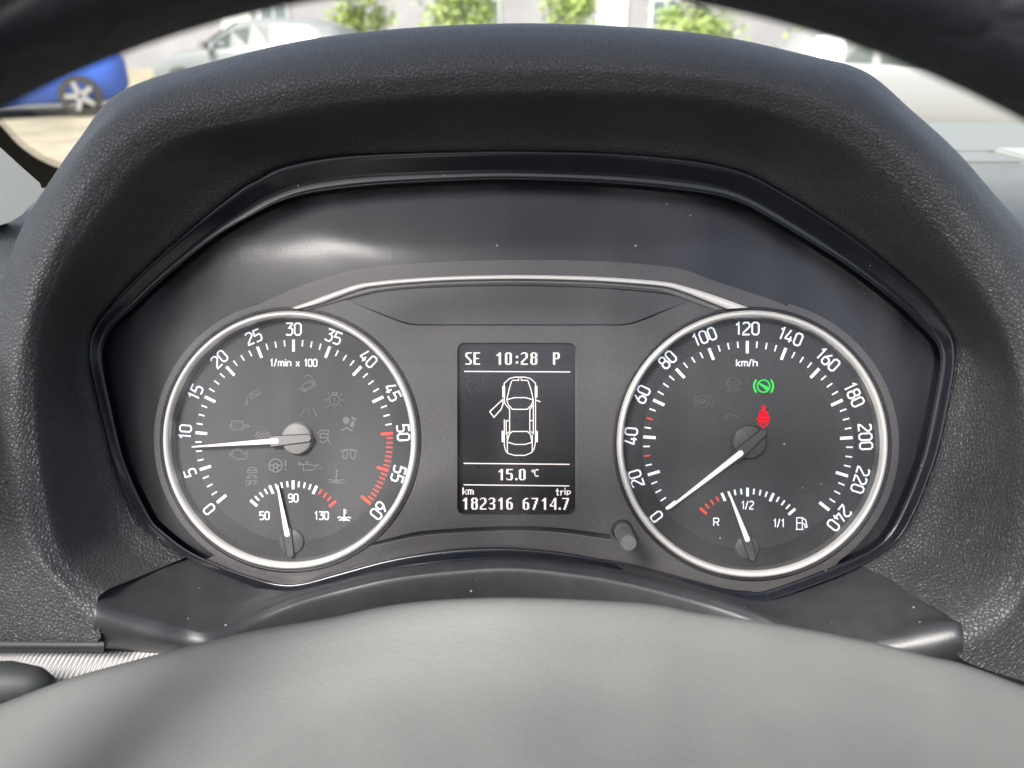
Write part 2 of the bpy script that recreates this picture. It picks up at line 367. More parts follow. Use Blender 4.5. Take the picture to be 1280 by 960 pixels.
# ---- stroke font (unit box, x 0..1, y 0..1)
c_, d_ = .26, .15
G_ = {
 '0': [([(c_,0),(1-c_,0),(1,d_),(1,1-d_),(1-c_,1),(c_,1),(0,1-d_),(0,d_)], 1)],
 '1': [([(.1,.78),(.62,1),(.62,0)], 0)],
 '2': [([(0,.86),(.2,1),(1-c_,1),(1,1-d_),(1,.66),(.06,.16),(0,.0),(1,0)], 0)],
 '3': [([(0,1),(1,1),(1,.93),(.5,.6),(.8,.58),(1,.48),(1,d_),(1-c_,0),(.15,0),(0,.08)], 0)],
 '4': [([(.42,1),(0,.3),(0,.22),(1.02,.22)], 0), ([(.72,.5),(.72,0)], 0)],
 '5': [([(1,1),(.06,1),(.0,.54),(1-c_,.58),(1,.46),(1,d_),(1-c_,0),(0,0)], 0)],
 '6': [([(.7,1),(.05,.5),(0,.4),(0,d_),(c_,0),(1-c_,0),(1,d_),(1,.42),(1-c_,.57),(.12,.57)], 0)],
 '8': [([(c_,0),(1-c_,0),(1,d_),(1,.42),(1-c_,.55),(c_,.55),(0,.42),(0,d_)], 1), ([(c_,.55),(.05,.66),(.05,.88),(c_,1),(1-c_,1),(.95,.88),(.95,.66),(1-c_,.55)], 0)],
 '9': [([(1,.5),(.2,.45),(0,.56),(0,.86),(c_,1),(1-c_,1),(1,1-d_),(1,.15),(.8,0),(.1,0)], 0)],
 '/': [([(0,-.05),(.75,1.05)], 0)],
 'm': [([(0,0),(0,.68),(.42,.68),(.5,.6),(.5,0)], 0), ([(.5,.6),(.58,.68),(.9,.68),(1,.58),(1,0)], 0)],
 'i': [([(.5,0),(.5,.68)], 0), ([(.5,.86),(.5,1)], 0)],
 'n': [([(0,0),(0,.68),(.78,.68),(1,.55),(1,0)], 0)],
 'x': [([(0,0),(1,.68)], 0), ([(0,.68),(1,0)], 0)],
 'k': [([(0,0),(0,1)], 0), ([(.9,.7),(.1,.32),(1,0)], 0)],
 'h': [([(0,0),(0,1)], 0), ([(0,.64),(.78,.66),(1,.55),(1,0)], 0)],
 'R': [([(0,0),(0,1),(.75,1),(1,.88),(1,.6),(.75,.48),(0,.48)], 0), ([(.55,.48),(1,0)], 0)],
 'O': [([(c_,0),(1-c_,0),(1,d_),(1,1-d_),(1-c_,1),(c_,1),(0,1-d_),(0,d_)], 1)],
 'F': [([(0,0),(0,1),(1,1)], 0), ([(0,.52),(.8,.52)], 0)],
 'A': [([(0,0),(.5,1),(1,0)], 0), ([(.2,.35),(.8,.35)], 0)],
 'B': [([(0,0),(0,1),(.7,1),(.95,.78),(.7,.53),(0,.53)], 0), ([(.7,.53),(1,.28),(.75,0),(0,0)], 0)],
 'S': [([(1,.95),(.2,1),(0,.8),(.1,.58),(.9,.44),(1,.2),(.8,0),(0,.04)], 0)],
}
WID = {'1': .72, 'i': .25, '/': .8, 'm': 1.5, 'x': .95, ' ': .7}
def text(fl, s, cx, cy, w, h, gap, sw, rot=0):
    ws = [w*WID.get(ch, 1) for ch in s]; tot = sum(ws)+gap*(len(s)-1); x = -tot/2; cs, sn = math.cos(rot), math.sin(rot)
    for ch, cw in zip(s, ws):
        for pts, cl in G_.get(ch, []):
            q = [(x+a*cw, (b-.5)*h) for a, b in pts]
            fl.line([(cx+a*cs-b*sn, cy+a*sn+b*cs) for a, b in q], sw, bool(cl))
        x += cw+gap

def gauge(name, label, ring, rout, cx, cy, k, nums, labels_fn):
    W = -4.4
    dg = Gauge(cx, cy, W); dg.s *= k            # tick circle frame
    rg = Gauge(*((361.3, 550) if cx < 600 else (939, 555)), 0.4)
    # dial floor (part) with its raised number band
    v, f = lathe(lambda a, b, h: rg(a, b, h), [(0.01, W-.4), (40, W-.4), (80, W-.4), (rout-7, W-.4)], 120)
    dial = mesh(name, v, f, M['dial_ring'], cluster, label=label)
    v, f = lathe(lambda a, b, h: dg(a, b, h), [(0.01, .05), (126.8, .05), (127.6, -.38)], 120)
    mesh('inner_disc', v, f, M['dial'], dial)
    r = rout
    v, f = lathe(rg, [(r+1.5, -2.0), (r+.6, -.2), (r-.8, .9), (r-3.2, 1.6), (r-5.4, 1.3), (r-7.2, .3), (r-7.8, -1.3)], 160)
    mesh('chrome_ring', v, f, M['chrome'], dial, True)
    v, f = lathe(rg, [(r-7.6, -1.2), (r-8.4, -1.8), (r-9.8, -4.2), (r-10.0, -5.5)], 160)
    mesh('ring_bevel', v, f, M['chrome_dark'], dial, True)
    v, f = lathe(rg, [(r+5.5, -.4), (r+3.2, .12), (r+1.2, -.3), (r+.4, -1.8)], 160)
    mesh('ring_shadow_gap', v, f, M['black'], dial, True)
    # ticks
    wt, rd = Flat(), Flat(); st_ = 21.5
    def tick(fl, a, r0, r1, w):
        a = R(a); sx, cx_ = math.sin(a), math.cos(a)
        fl.line([(r0*sx, r0*cx_), (r1*sx, r1*cx_)], w)
    for i in range(13):
        a = (i-6)*st_; red = nums[0] == '0' and nums[1] == '5' and i >= 10
        tick(rd if red else wt, a, 110.5, 125.5, 3.6)
        if i < 12:
            m = 8 if red else 4
            for j in range(1, m):
                rr = red or (nums[1] == '20' and i in (1, 2) and j == 2)
                tick(rd if rr else wt, a+st_*j/m, 117.5, 125.3, 1.7)
    fn = lambda x, y: dg(x, y, .16)
    wt.build('tick_marks', M['print'], dial, fn); rd.build('red_tick_marks', M['print_red'], dial, fn)
    for i, s in enumerate(nums):
        a = (i-6)*st_; fl = Flat()
        nr_ = 138.6 if cx < 600 else 140.6
        text(fl, s, nr_*math.sin(R(a)), nr_*math.cos(R(a)), 7.9, 14.6, 3.0, 2.0, -R(a))
        fl.build('numeral', M['print'], dial, fn)
    labels_fn(dial, dg)
    return dial, dg

def needle(parent, px, tip, base, pivot, wt, wb, h, capr, capm, tail=None, label=None):
    # px based outline laid on the plane h mm from the face
    T, B_ = Vector(tip), Vector(base); d = (B_-T).normalized(); n = Vector((-d.y, d.x))
    top = [T+n*wt/2, B_+n*wb/2*1.0, B_+d*wb*.35+n*wb*.25, B_+d*wb*.35-n*wb*.25, B_-n*wb/2, T-n*wt/2]
    v = [P(q.x, q.y, h) for q in top]
    low = [P(q.x, q.y, h-1.6) for q in [T+n*wt*.6, B_+n*wb*.62, B_+d*wb*.35+n*wb*.3, B_+d*wb*.35-n*wb*.3, B_-n*wb*.62, T-n*wt*.6]]
    m = len(v); f = [tuple(range(m))] + [(i, (i+1) % m, (i+1) % m+m, i+m) for i in range(m)]
    mesh('needle', v+low, f, M['needle'], parent, label=label, mats=[M['needle_side']], fmat=[0]+[1]*m)
    # cap: low drum with a spine along the needle
    g = Gauge(pivot[0], pivot[1], 0)
    vv, ff = lathe(g, [(capr*1.12, -6.2), (capr*1.06, h-3.4), (capr, h-2.0), (capr*.97, h-1.4), (capr*.9, h-1.15), (.01, h-1.0)], 64)
    mesh('needle_cap', vv, ff, capm, parent, True)
    pv = Vector(pivot); e = Vector(tail)
    s0 = B_-d*wb*1.2
    ou = [s0+n*wb*.95, e+n*wb*.62, e+d*wb*.45, e-n*wb*.62, s0-n*wb*.95]
    v = [P(q.x, q.y, h-.25) for q in ou] + [P(q.x, q.y, h-2.6) for q in ou]; m = len(ou)
    big_ = [s0+n*wb*1.12, e+n*wb*.80, e+d*wb*.62, e-n*wb*.80, s0-n*wb*1.12]
    mesh('cap_slot', [P(q.x, q.y, h-.75) for q in big_] + [P(q.x, q.y, h-1.6) for q in big_], [tuple(range(5))] + [(i, (i+1) % 5, (i+1) % 5+5, i+5) for i in range(5)], M['black'], parent)
    # the spine's end is square cut round the needle root
    f = [tuple(range(m))] + [(i, (i+1) % m, (i+1) % m+m, i+m) for i in range(m)]
    mesh('cap_spine', v, f, capm, parent)

def small_gauge(dial, cx, cy, rad, step, n_red_lo, n_red_hi, kk):
    g = Gauge(cx, cy, -4.4); g.s *= kk; wt, rd = Flat(), Flat()
    for i in range(17):
        a = R((i-8)*step/4); big = i % 4 == 0
        fl = rd if (i <= n_red_lo or i >= 17-n_red_hi) else wt
        r0, r1 = (rad-5.5, rad+5.5) if big else (rad-2.5, rad+4.6)
        fl.line([(r0*math.sin(a), r0*math.cos(a)), (r1*math.sin(a), r1*math.cos(a))], 3.4 if big else 2.2)
    fn = lambda x, y: g(x, y, .16)
    wt.build('small_scale_marks', M['print'], dial, fn); rd.build('small_scale_red_marks', M['print_red'], dial, fn)

def pxprint(dial, name, fl, m, label=None, w=-4.22): return fl.build(name, m, dial, lambda x, y: P(x, y, w), label)
def ptext(fl, s, cx, cy, w, h, gap, sw):        # y grows downwards in pixel space
    t = Flat(); text(t, s, 0, 0, w, h, gap, sw); fl.add([(cx+a, cy-b) for a, b in t.v], t.f)
def z1(x, y): return (280+x/5.647, 450+y/5.647)
def z2(x, y): return (860+x/6.0, 440+y/6.0)
def icon(dial, name, m, z, lines=(), circles=(), discs=(), polys=(), sw=1.0, label=None, w=-4.2):
    fl = Flat(); s = abs(z(1, 0)[0]-z(0, 0)[0])
    for pts, cl in lines: fl.line([z(*q) for q in pts], sw, bool(cl))
    for c in circles:
        x, y = z(c[0], c[1]); fl.circle(x, y, c[2]*s, sw, *(c[3:5] if len(c) > 3 else (0, 360)), n=24)
    for x, y, r in discs: x, y = z(x, y); fl.disc(x, y, r*s)
    for q in polys: fl.poly([z(*a) for a in q])
    pxprint(dial, name, fl, m, label, w)

def tacho_labels(dial, dg):
    fl = Flat(); ptext(fl, '1/min x 100', 367, 453.5, 4.4, 8.6, 1.7, 1.5); pxprint(dial, 'unit_label', fl, M['print'])
    for s, x, y in (('50', 330.5, 644.5), ('90', 366.5, 622.5), ('130', 402, 644.5)):
        fl = Flat(); ptext(fl, s, x, y, 4.9, 9.6, 1.8, 1.4); pxprint(dial, 'small_numeral', fl, M['print'])
    small_gauge(dial, 366.5, 671.5, 65.5, 24.9, -1, 4, 1.0)
    needle(dial, None, (346.8, 607), (359, 668.5), (360.5, 679), 2.0, 6.2, -2.2, 16.0, M['cap2'], (363, 694))
    needle(dial, None, (239.5, 558.6), (346, 551.2), (368.5, 549), 1.4, 6.6, -.6, 19.6, M['cap'], (386, 547.6))
    # coolant symbol
    icon(dial, 'coolant_symbol', M['print'], lambda x, y: (360+x/5.333, 550+y/5.333),
         lines=[([(375,458),(375,520)], 0), ([(330,518),(345,513),(360,520),(375,526),(390,520),(405,514),(420,520)], 0), ([(340,534),(355,530),(372,537),(390,531),(410,536)], 0), ([(375,470),(390,470)], 0), ([(375,485),(388,485)], 0)], discs=[(375,515,9)], sw=1.3)
    I = M['icon']
    icon(dial, 'mirror_symbol', I, z1, [([(180,240),(235,208),(257,235),(200,275),(182,262)], 1), ([(172,262),(160,275),(150,312),(163,312),(168,285)], 0), ([(185,243),(245,240)], 0)])
    icon(dial, 'filter_symbol', I, z1, [([(53,432),(135,432),(135,492),(53,492)], 1), ([(33,458),(53,458)], 0), ([(33,470),(53,470)], 0), ([(135,458),(165,458),(180,466),(165,474),(135,474)], 0)], discs=[(x, y, 4) for x in (68,84,100,118) for y in (447,462,477)])
    icon(dial, 'downhill_symbol', I, z1, [([(540,200),(545,190),(580,158),(600,143),(640,145),(648,165),(600,195),(570,215),(545,215)], 1), ([(560,228),(655,178)], 0), ([(585,165),(630,155)], 0)], circles=[(595,135,28,180,360), (563,207,9), (632,168,9)])
    icon(dial, 'bulb_symbol', I, z1, [([(765,228),(798,228),(798,243),(765,243)], 1), ([(733,232),(748,246)], 0), ([(833,232),(818,246)], 0), ([(712,282),(732,282)], 0), ([(828,282),(850,282)], 0), ([(728,332),(742,320)], 0), ([(830,328),(816,318)], 0), ([(778,330),(778,348)], 0), ([(780,262),(780,290)], 0)], circles=[(780,282,36)], discs=[(780,304,4)])
    icon(dial, 'lane_symbol', I, z1, [([(573,338),(540,402)], 0), ([(628,338),(658,402)], 0)] + [([(599,y),(599,y+12)], 0) for y in (338,358,378)] , sw=1.1)
    icon(dial, 'airbag_symbol', I, z1, [([(825,498),(868,478),(908,502)], 0), ([(935,410),(915,440)], 0)], discs=[(862,426,24), (910,412,12)], polys=[[(900,432),(922,440),(910,480),(888,468)]], sw=1.6)
    icon(dial, 'door_lamp_symbol', I, z1, [([(662,520),(680,495),(735,497),(740,510)], 0), ([(680,520),(733,520),(735,548),(680,548)], 1), ([(672,570),(700,585),(735,560),(752,590)], 0)], sw=1.4)
    icon(dial, 'heater_coil_symbol', I, z1, [([(822,646),(840,630),(870,640),(874,665),(866,692),(850,698),(838,680),(842,650),(862,632),(882,630),(905,632),(926,650),(928,680),(915,698),(898,692),(892,665),(896,640),(925,630),(944,646)], 0)])
    icon(dial, 'oil_symbol', I, z1, [([(527,722),(560,738),(560,778),(625,778),(670,738),(625,745),(600,735),(527,740)], 1), ([(585,720),(585,735)], 0), ([(572,720),(598,720)], 0), ([(680,760),(676,772)], 0)])
    icon(dial, 'faint_coolant_symbol', I, z1, [([(792,768),(792,840)], 0), ([(730,848),(750,842),(770,852),(792,858),(815,850),(835,843),(855,850)], 0), ([(742,866),(765,862),(792,870),(815,864),(842,868)], 0), ([(792,785),(808,785)], 0), ([(792,805),(806,805)], 0)], discs=[(792,845,9)])
    icon(dial, 'steering_symbol', I, z1, [([(325,745),(350,740)], 0), ([(378,740),(402,745)], 0), ([(352,760),(345,780)], 0), ([(376,760),(384,780)], 0), ([(435,708),(435,752)], 0)], circles=[(364,745,46), (364,747,15)], discs=[(435,773,7)], sw=1.6)
    icon(dial, 'engine_symbol', I, z1, [([(58,645),(70,635),(110,635),(125,648),(145,665),(165,650),(165,690),(145,700),(95,700),(75,690),(58,685)], 1), ([(95,622),(95,635)], 0), ([(75,625),(120,625)], 0), ([(40,650),(40,685)], 0), ([(40,668),(58,668)], 0)])
    icon(dial, 'brake_pad_symbol', I, z1, [], circles=[(275,562,42,190,350), (275,562,60,205,250), (275,562,60,290,335), (275,560,20,180,360)], sw=1.3)
    icon(dial, 'skid_off_symbol', I, z1, [([(170,775),(178,758),(218,758),(228,775)], 0), ([(165,778),(232,778),(232,796),(165,796)], 1), ([(172,808),(195,815),(165,828),(158,836),(190,828)], 0), ([(205,812),(228,820),(205,832),(238,826)], 0)])
    fl = Flat(); ptext(fl, 'OFF', 315, 603.5, 4.2, 5.8, 1.1, .9); pxprint(dial, 'off_label', fl, I)
def speed_labels(dial, dg):
    fl = Flat(); ptext(fl, 'km/h', 933.5, 453.5, 4.8, 8.4, 1.7, 1.5); pxprint(dial, 'unit_label', fl, M['print'])
    for s, x, y, w in (('R', 895.3, 652.5, 6.2), ('1/2', 934.5, 631.5, 4.9), ('1/1', 973.7, 654, 4.9)):
        fl = Flat(); ptext(fl, s, x, y, w, 9.6, 1.2, 1.4); pxprint(dial, 'small_numeral', fl, M['print'])
    small_gauge(dial, 934.3, 688.5, 73.5, 23.9, 3-0, 0, 1.0)
    needle(dial, None, (910.8, 614.5), (934.5, 675), (937, 686.5), 2.0, 6.0, -2.2, 15.5, M['cap2'], (941, 699))
    needle(dial, None, (836.3, 635.3), (926.5, 566), (938.5, 553), 2.4, 7.0, -.6, 21.0, M['cap2'], (955, 540))
    icon(dial, 'pump_symbol', M['print'], lambda x, y: (935+x/5.333, 550+y/5.333),
         [([(325,518),(362,518),(362,596),(325,596)], 1), ([(318,596),(370,596)], 0), ([(325,553),(362,553)], 0), ([(366,520),(385,535),(390,560),(394,580),(382,584),(378,560),(366,556)], 0)], sw=1.2)
    icon(dial, 'footbrake_lamp', M['green'], z2, circles=[(567,256,46), (567,256,74,-42,42), (567,256,74,138,222)], polys=[[(530,232),(545,236),(600,262),(608,272),(590,290),(560,262),(538,246)]], sw=1.5, label='lit green foot on brake symbol')
    icon(dial, 'footbrake_lamp_arcs', M['green'], z2, circles=[(567,256,68,-40,40), (567,256,68,140,220)], sw=1.2, label='lit green brackets of the brake symbol')
    icon(dial, 'seat_belt_lamp', M['red'], z2, discs=[(567,417,15)], polys=[[(548,438),(586,438),(598,450),(606,492),(528,492),(536,450)], [(512,498),(536,496),(598,496),(622,498),(604,516),(530,516)], [(534,520),(560,520),(556,540),(542,552),(530,540)], [(574,520),(600,520),(604,540),(590,552),(578,540)], [(552,556),(582,556),(567,574)]], label='lit red seat belt warning figure')
    icon(dial, 'seat_belt_strap', M['black'], z2, [([(602,424),(534,492)], 0)], sw=.9, w=-4.1)
    I = M['icon_dim']
    icon(dial, 'abs_symbol', I, z2, circles=[(115,372,48), (115,372,70,-45,45), (115,372,70,135,225)])
    fl = Flat(); ptext(fl, 'ABS', 860+115/6, 440+372/6, 3.6, 5.2, .9, .8); pxprint(dial, 'abs_label', fl, I)
    icon(dial, 'skid_symbol', I, z2, [([(300,225),(312,195),(372,195),(385,225)], 0), ([(292,225),(390,225),(390,250),(292,250)], 1), ([(300,265),(330,275),(295,290),(310,300)], 0), ([(355,268),(390,280),(350,292),(380,300)], 0)])
    icon(dial, 'trailer_symbol', I, z2, [([(262,492),(290,470),(330,470),(390,490)], 0)], circles=[(290,492,10)])
tacho, TG = gauge('rev_counter_dial', 'left dial reading revs up to 60 with a coolant scale', RL, ROUT_L, 367, 550, 1.0, ['0','5','10','15','20','25','30','35','40','45','50','55','60'], tacho_labels)
speedo, SG = gauge('speedometer_dial', 'right dial reading speed up to 240 with a fuel scale', RR, ROUT_R, 934, 555.5, 1.03, ['0','20','40','60','80','100','120','140','160','180','200','220','240'], speed_labels)

# ---- screen
scr = plate([plane_px(rrect(572, 429, 719, 643, 8.5))], -3.2, .3)
screen = mesh('display_screen', *scr, M['lcd'], cluster, label='small black screen with white readings and an open door car outline')
n_ = len(lcd_px); rim = [P(x, y, .12) for x, y in lcd_px] + [P(x, y, -3.4) for x, y in lcd_px]
mesh('screen_surround', rim, [(i, (i+1) % n_, (i+1) % n_+n_, i+n_) for i in range(n_)], mat('screen_wall', (.02,.02,.022), .35), screen)
fl = Flat(); fl.line([(719.8, 440), (719.8, 634)], 1.1); fl.build('screen_edge_highlight', M['chrome_dark'], screen, lambda x, y: P(x, y, .1))  # lighter strip painted as the highlight on the recess's right edge
SW = -3.08
spx = lambda x, y: P(x, y, SW)
BIG = {
'0':".####. ##..## ##..## ##..## ##..## ##..## ##..## ##..## ##..## ##..## .####.",
'1':"...##. ..###. .####. ...##. ...##. ...##. ...##. ...##. ...##. ...##. ...##.",
'2':".####. #...## ....## ....## ....## ...##. ..##.. .##... ##.... ##.... ######",
'3':".####. #...## ....## ....## ...##. .####. ....## ....## ....## #...## .####.",
'4':"....## ...### ...### ..#.## ..#.## .#..## ##..## ###### ....## ....## ....##",
'5':"###### ##.... ##.... ##.... #####. ....## ....## ....## ....## #...## .####.",
'6':"..###. .##... ##.... ##.... #####. ##..## ##..## ##..## ##..## ##..## .####.",
'7':"###### ....## ....## ...##. ...##. ...##. ..##.. ..##.. ..##.. .##... .##...",
'8':".####. ##..## ##..## ##..## .####. ##..## ##..## ##..## ##..## ##..## .####.",
'S':".##### ##.... ##.... ##.... .##... ..##.. ...##. ....## ....## ....## #####.",
'E':"###### ##.... ##.... ##.... ##.... #####. ##.... ##.... ##.... ##.... ######",
'P':"#####. ##..## ##..## ##..## ##..## #####. ##.... ##.... ##.... ##.... ##....",
':':"...... ...... ...... ..##.. ..##.. ...... ...... ...... ..##.. ..##.. ......",
'.':"...... ...... ...... ...... ...... ...... ...... ...... ...... ..##.. ..##..",
'k':"#..... #..... #..#.. #.#... ##.... #.#... #..#..", 'm':"...... ...... ####.. #.#.#. #.#.#. #.#.#. #.#.#.",
't':".#.... .#.... ###... .#.... .#.... .#.... .##...", 'r':"...... ...... #.#... ##.... #..... #..... #.....",
'i':"#..... ...... #..... #..... #..... #..... #.....", 'p':"...... ...... ###... #..#.. #..#.. ###... #.....",
'o':".#.... #.#... .#.... ...... ...... ...... ......", 'C':".###.. #..... #..... #..... #..... #..... .###..",
}
def lcd_glyph(fl, ch, x, y, pw, ph):
    for r, row in enumerate(BIG[ch].split()):
        c = 0
        while c < len(row):
            if row[c] == '#':
                e = c
                while e < len(row) and row[e] == '#': e += 1
                x0, x1, y0, y1 = x+c*pw, x+e*pw, y+r*ph, y+(r+1)*ph*1.0+.05
                fl.poly([(x0, y0), (x1, y0), (x1, y1), (x0, y1)]); c = e
            else: c += 1
def lcd_text(name, items, pw, ph, label=None):
    fl = Flat()
    for ch, x, y in items: lcd_glyph(fl, ch, x, y, pw, ph)
    fl.build(name, M['pix'], screen, spx, label)
q1 = lambda x, y: (560+x/7.53, 420+y/7.53)
q2 = lambda x, y: (560+x/7.53, 530+y/7.53)
def row(s, xs, ytop, z): return [(ch, z(x, ytop)[0], z(x, ytop)[1]) for ch, x in zip(s, xs)]
PW, PH = 1.40, 1.38
lcd_text('display_text', row('SE', (163, 240), 154, q1), 1.36, PH)
lcd_text('display_text', row('10:28', (445, 536, 617, 686, 776), 155, q1), 1.44, PH)
lcd_text('display_text', row('P', (988,), 155, q1), 1.42, PH)
lcd_text('display_text', row('15.0', (465, 548, 612, 668), 424, q2), 1.38, 1.26)
lcd_text('display_text', row('o', (784,), 428, q2) + row('C', (812,), 426, q2), 1.35, 1.3)
lcd_text('display_text', row('k', (136,), 598, q2) + row('m', (186,), 598, q2), 1.5, 1.25)
lcd_text('display_text', row('t', (1014,), 606, q2) + row('r', (1058,), 606, q2) + row('i', (1096,), 600, q2) + row('p', (1116,), 606, q2), 1.35, 1.25)
lcd_text('display_text', row('182316', (128, 218, 300, 383, 462, 548), 694, q2), 1.37, 1.34)
lcd_text('display_text', row('6714.7', (703, 786, 872, 958, 1020, 1076), 696, q2), 1.37, 1.34)
for a, b in ((q1(152, 333), q1(1150, 338)), (q2(147, 370), q2(1145, 380)), (q2(147, 572), q2(1142, 583))):
    fl = Flat(); fl.line([a, b], 1.25); fl.build('divider_line', M['pix'], screen, spx)
fl = Flat()
for pts in ([(530,600),(528,445),(580,400),(630,387),(725,387),(775,400),(824,445),(824,910)], [(605,417),(665,417),(665,396)], [(690,396),(690,417),(750,417)], [(600,420),(575,500),(553,600)], [(752,420),(780,500),(803,600)],
            [(553,600),(625,580),(730,580),(803,602)], [(552,600),(570,650),(605,690),(745,690),(785,650),(803,602)], [(530,600),(535,635),(580,690),(580,910)], [(803,650),(770,690),(770,910)], [(803,602),(803,910)], [(830,603),(870,620)],
            [(770,795),(800,795)], [(530,785),(530,910)], [(548,795),(548,910)], [(548,797),(580,797)]):
    fl.line([q1(*q) for q in pts], 1.15)
fl.line([q1(*q) for q in [(515,597),(393,712),(432,765),(500,690),(518,640)]], 1.3, True)
for pts in ([(530,0),(530,200),(542,250),(562,275),(625,295),(725,295),(780,272),(808,240),(822,180),(824,0)], [(548,0),(548,95),(580,70)], [(555,170),(580,92),(605,70),(745,70),(775,95),(790,170)], [(565,172),(630,192),(725,192),(790,172)],
            [(557,100),(560,268)], [(793,100),(793,268)], [(580,0),(580,75)], [(770,0),(770,72)], [(803,0),(803,90),(780,70)]):
    fl.line([q2(*q) for q in pts], 1.15)
for z, r in ((q1, (512,470,537,578)), (q1, (817,470,842,578)), (q2, (505,65,532,170)), (q2, (820,65,845,170))):
    fl.poly([z(r[0], r[1]), z(r[2], r[1]), z(r[2], r[3]), z(r[0], r[3])])
fl.build('car_outline', M['pix'], screen, spx, 'white outline of a car seen from above with one door open')

# ---- reset knob
ax = to_plane(sock)
def kn(r, a, w): return from_plane((ax[0]+r*math.cos(a), ax[1]+r*math.sin(a)), w)
def ring_l(prof, n, flute=0, w_from=0):
    v = []
    for r, w in prof:
        for i in range(n):
            rr = r*(1 + (flute if (i % 4) < 2 and w > w_from else 0)); v.append(kn(rr, 2*math.pi*i/n, w))
    return v, grid_faces(len(prof), n, True)
v, f = ring_l([(.0047, -.3), (.0045, .5), (.0040, .7), (.0037, -.2), (.0036, -6)], 48)
knob = mesh('trip_reset_knob', *ring_l([(.0038, -6), (.0038, 6), (.0034, 6.4), (.0031, 7), (.0031, 8), (.0034, 8.6), (.0033, 24.5), (.0032, 25.6), (.0030, 26), (.0001, 26.1)], 64, -.07, 8.5), M['knob'], cluster, label='grey fluted pin sticking out between the screen and right dial')
mesh('collar', v, f, M['black'], knob, True)

# ================================================================== DASHBOARD
dash = thing('dashboard', P(640, 760, 0), 'dark grained dashboard with arched hood around the instruments and pale sunlit top', 'dashboard')
ST = [ # A, C, M, S in photograph pixels, left foot to right foot
 ((232,697),(123,742),(117,803),(-70,815)), ((187,667),(97,727),(60,735),(-90,720)), ((163,633),(73,700),(20,680),(-90,650)), ((143,580),(57,640),(0,620),(-85,580)),
 ((129,525),(46,560),(-5,545),(-62,510)), ((114,462),(43,470),(5,450),(-25,420)), ((117,412),(52,400),(25,375),(0,360)), ((135,385),(67,360),(45,315),(12,322)),
 ((175,342),(90,310),(68,270),(32,275)), ((245,280),(125,257),(92,215),(60,230)), ((300,235),(160,210),(130,160),(98,175)), ((352,207),(215,172),(185,125),(150,115)),
 ((420,195),(320,147),(290,98),(262,78)), ((520,191),(433,125),(425,78),(420,44)), ((640,188),(640,112),(640,62),(640,29)), ((765,191),(840,115),(850,72),(862,40)),
 ((865,200),(960,135),(990,95),(1010,69)), ((922,212),(1040,165),(1065,120),(1082,90)), ((960,228),(1110,212),(1125,160),(1140,138)), ((1020,265),(1170,275),(1180,213),(1195,188)),
 ((1085,310),(1215,335),(1232,275),(1245,245)), ((1150,365),(1250,395),(1285,350),(1300,310)), ((1189,417),(1272,455),(1320,430),(1345,395)), ((1194,450),(1283,520),(1330,510),(1380,490)),
 ((1175,555),(1287,600),(1330,610),(1400,610)), ((1145,637),(1277,673),(1310,690),(1400,720)), ((1120,677),(1253,740),(1270,790),(1400,820)), ((1077,707),(1197,777),(1207,827),(1400,890))]
def hood_row(s):
    A, C, Mi, S = [Vector(q) for q in s]; c = Vector((640, 470))
    def sh(q, d): v = (c-q); return q + v.normalized()*d
    rows = [(A+(A-C).normalized()*10, 1.0), (A, 8.0), (A.lerp(C, .28), 17), (A.lerp(C, .62), 31), (A.lerp(C, .9), 43), (C.lerp(Mi, .12), 47), (C.lerp(Mi, .55), 50), (Mi, 49), (Mi.lerp(S, .6), 43), (S, 30), (sh(S, 10), 5), (sh(S, 45), -40), (sh(S, 110), -110)]
    return [tuple(P(q.x, q.y, w)) for q, w in rows]
ctrl = [hood_row(s) for s in ST]                       # stations x rings
nr = len(ctrl[0])
dense = [cr([ctrl[k][r] for k in range(len(ctrl))], 10) for r in range(nr)]     # rings x many
ncol = len(dense[0])
fine = [cr([dense[r][k] for r in range(nr)], 6) for k in range(ncol)]           # columns of dense rings
v = [q for c in fine for q in c]
mesh('binnacle_hood', v, grid_faces(ncol, len(fine[0])), M['leather'], dash, True, label='grained dark hood arching over the instruments')

# lower trim ledge: columns of (x, top, border, crest, bottom, wT, wB)
TR = [(117,752,757,775,803,45,47),(122,742,752,774,806,44,47),(160,727,763,786,811,31,44),(200,711,774,797,817,17,41),(232,698,782,803,821,7,38),(260,704,787,806,828,6,37),(290,716,781,800,832,6,32),(325,729,763,781,832,6,25),(367,736,746,762,828,6,20),
      (420,724,731,746,812,6,16),(487,705,716,730,800,6,15),(560,696,706,721,790,6,14),(640,692,702,716,785,6,14),(723,699,710,724,790,6,15),(790,709,722,736,800,6,16),(873,731,743,758,812,6,19),(933,746,762,778,825,6,24),(965,745,775,794,840,6,28),(1000,736,790,810,850,6,33),
      (1040,722,799,818,860,6,37),(1077,706,800,820,858,7,40),(1120,731,793,815,850,20,43),(1160,754,784,810,838,33,46),(1195,775,778,800,826,44,48),(1204,784,790,802,822,45,48)]
rows = []
for x, t, b, f_, g, wT, wB in TR:
    h = f_-b
    dxg = -12 if x < 640 else 12
    pts = [(x, t-4, wT-3), (x, t, wT), (x, lerp(t, b, .5), lerp(wT, wB, .5)-.8), (x, b-2, wB-.5), (x, b+h*.35, wB+2.2), (x, f_, wB+3.6), (x, lerp(f_, g, .5), wB+2.5), (x, g, wB-1.5), (x, g+6, wB-12)]
    rows.append([tuple(P(a, c, w)) for a, c, w in pts])
nr = len(rows[0])
dense = [cr([rows[k][r] for k in range(len(rows))], 8) for r in range(nr)]
fine = [cr([dense[r][k] for r in range(nr)], 4) for k in range(len(dense[0]))]
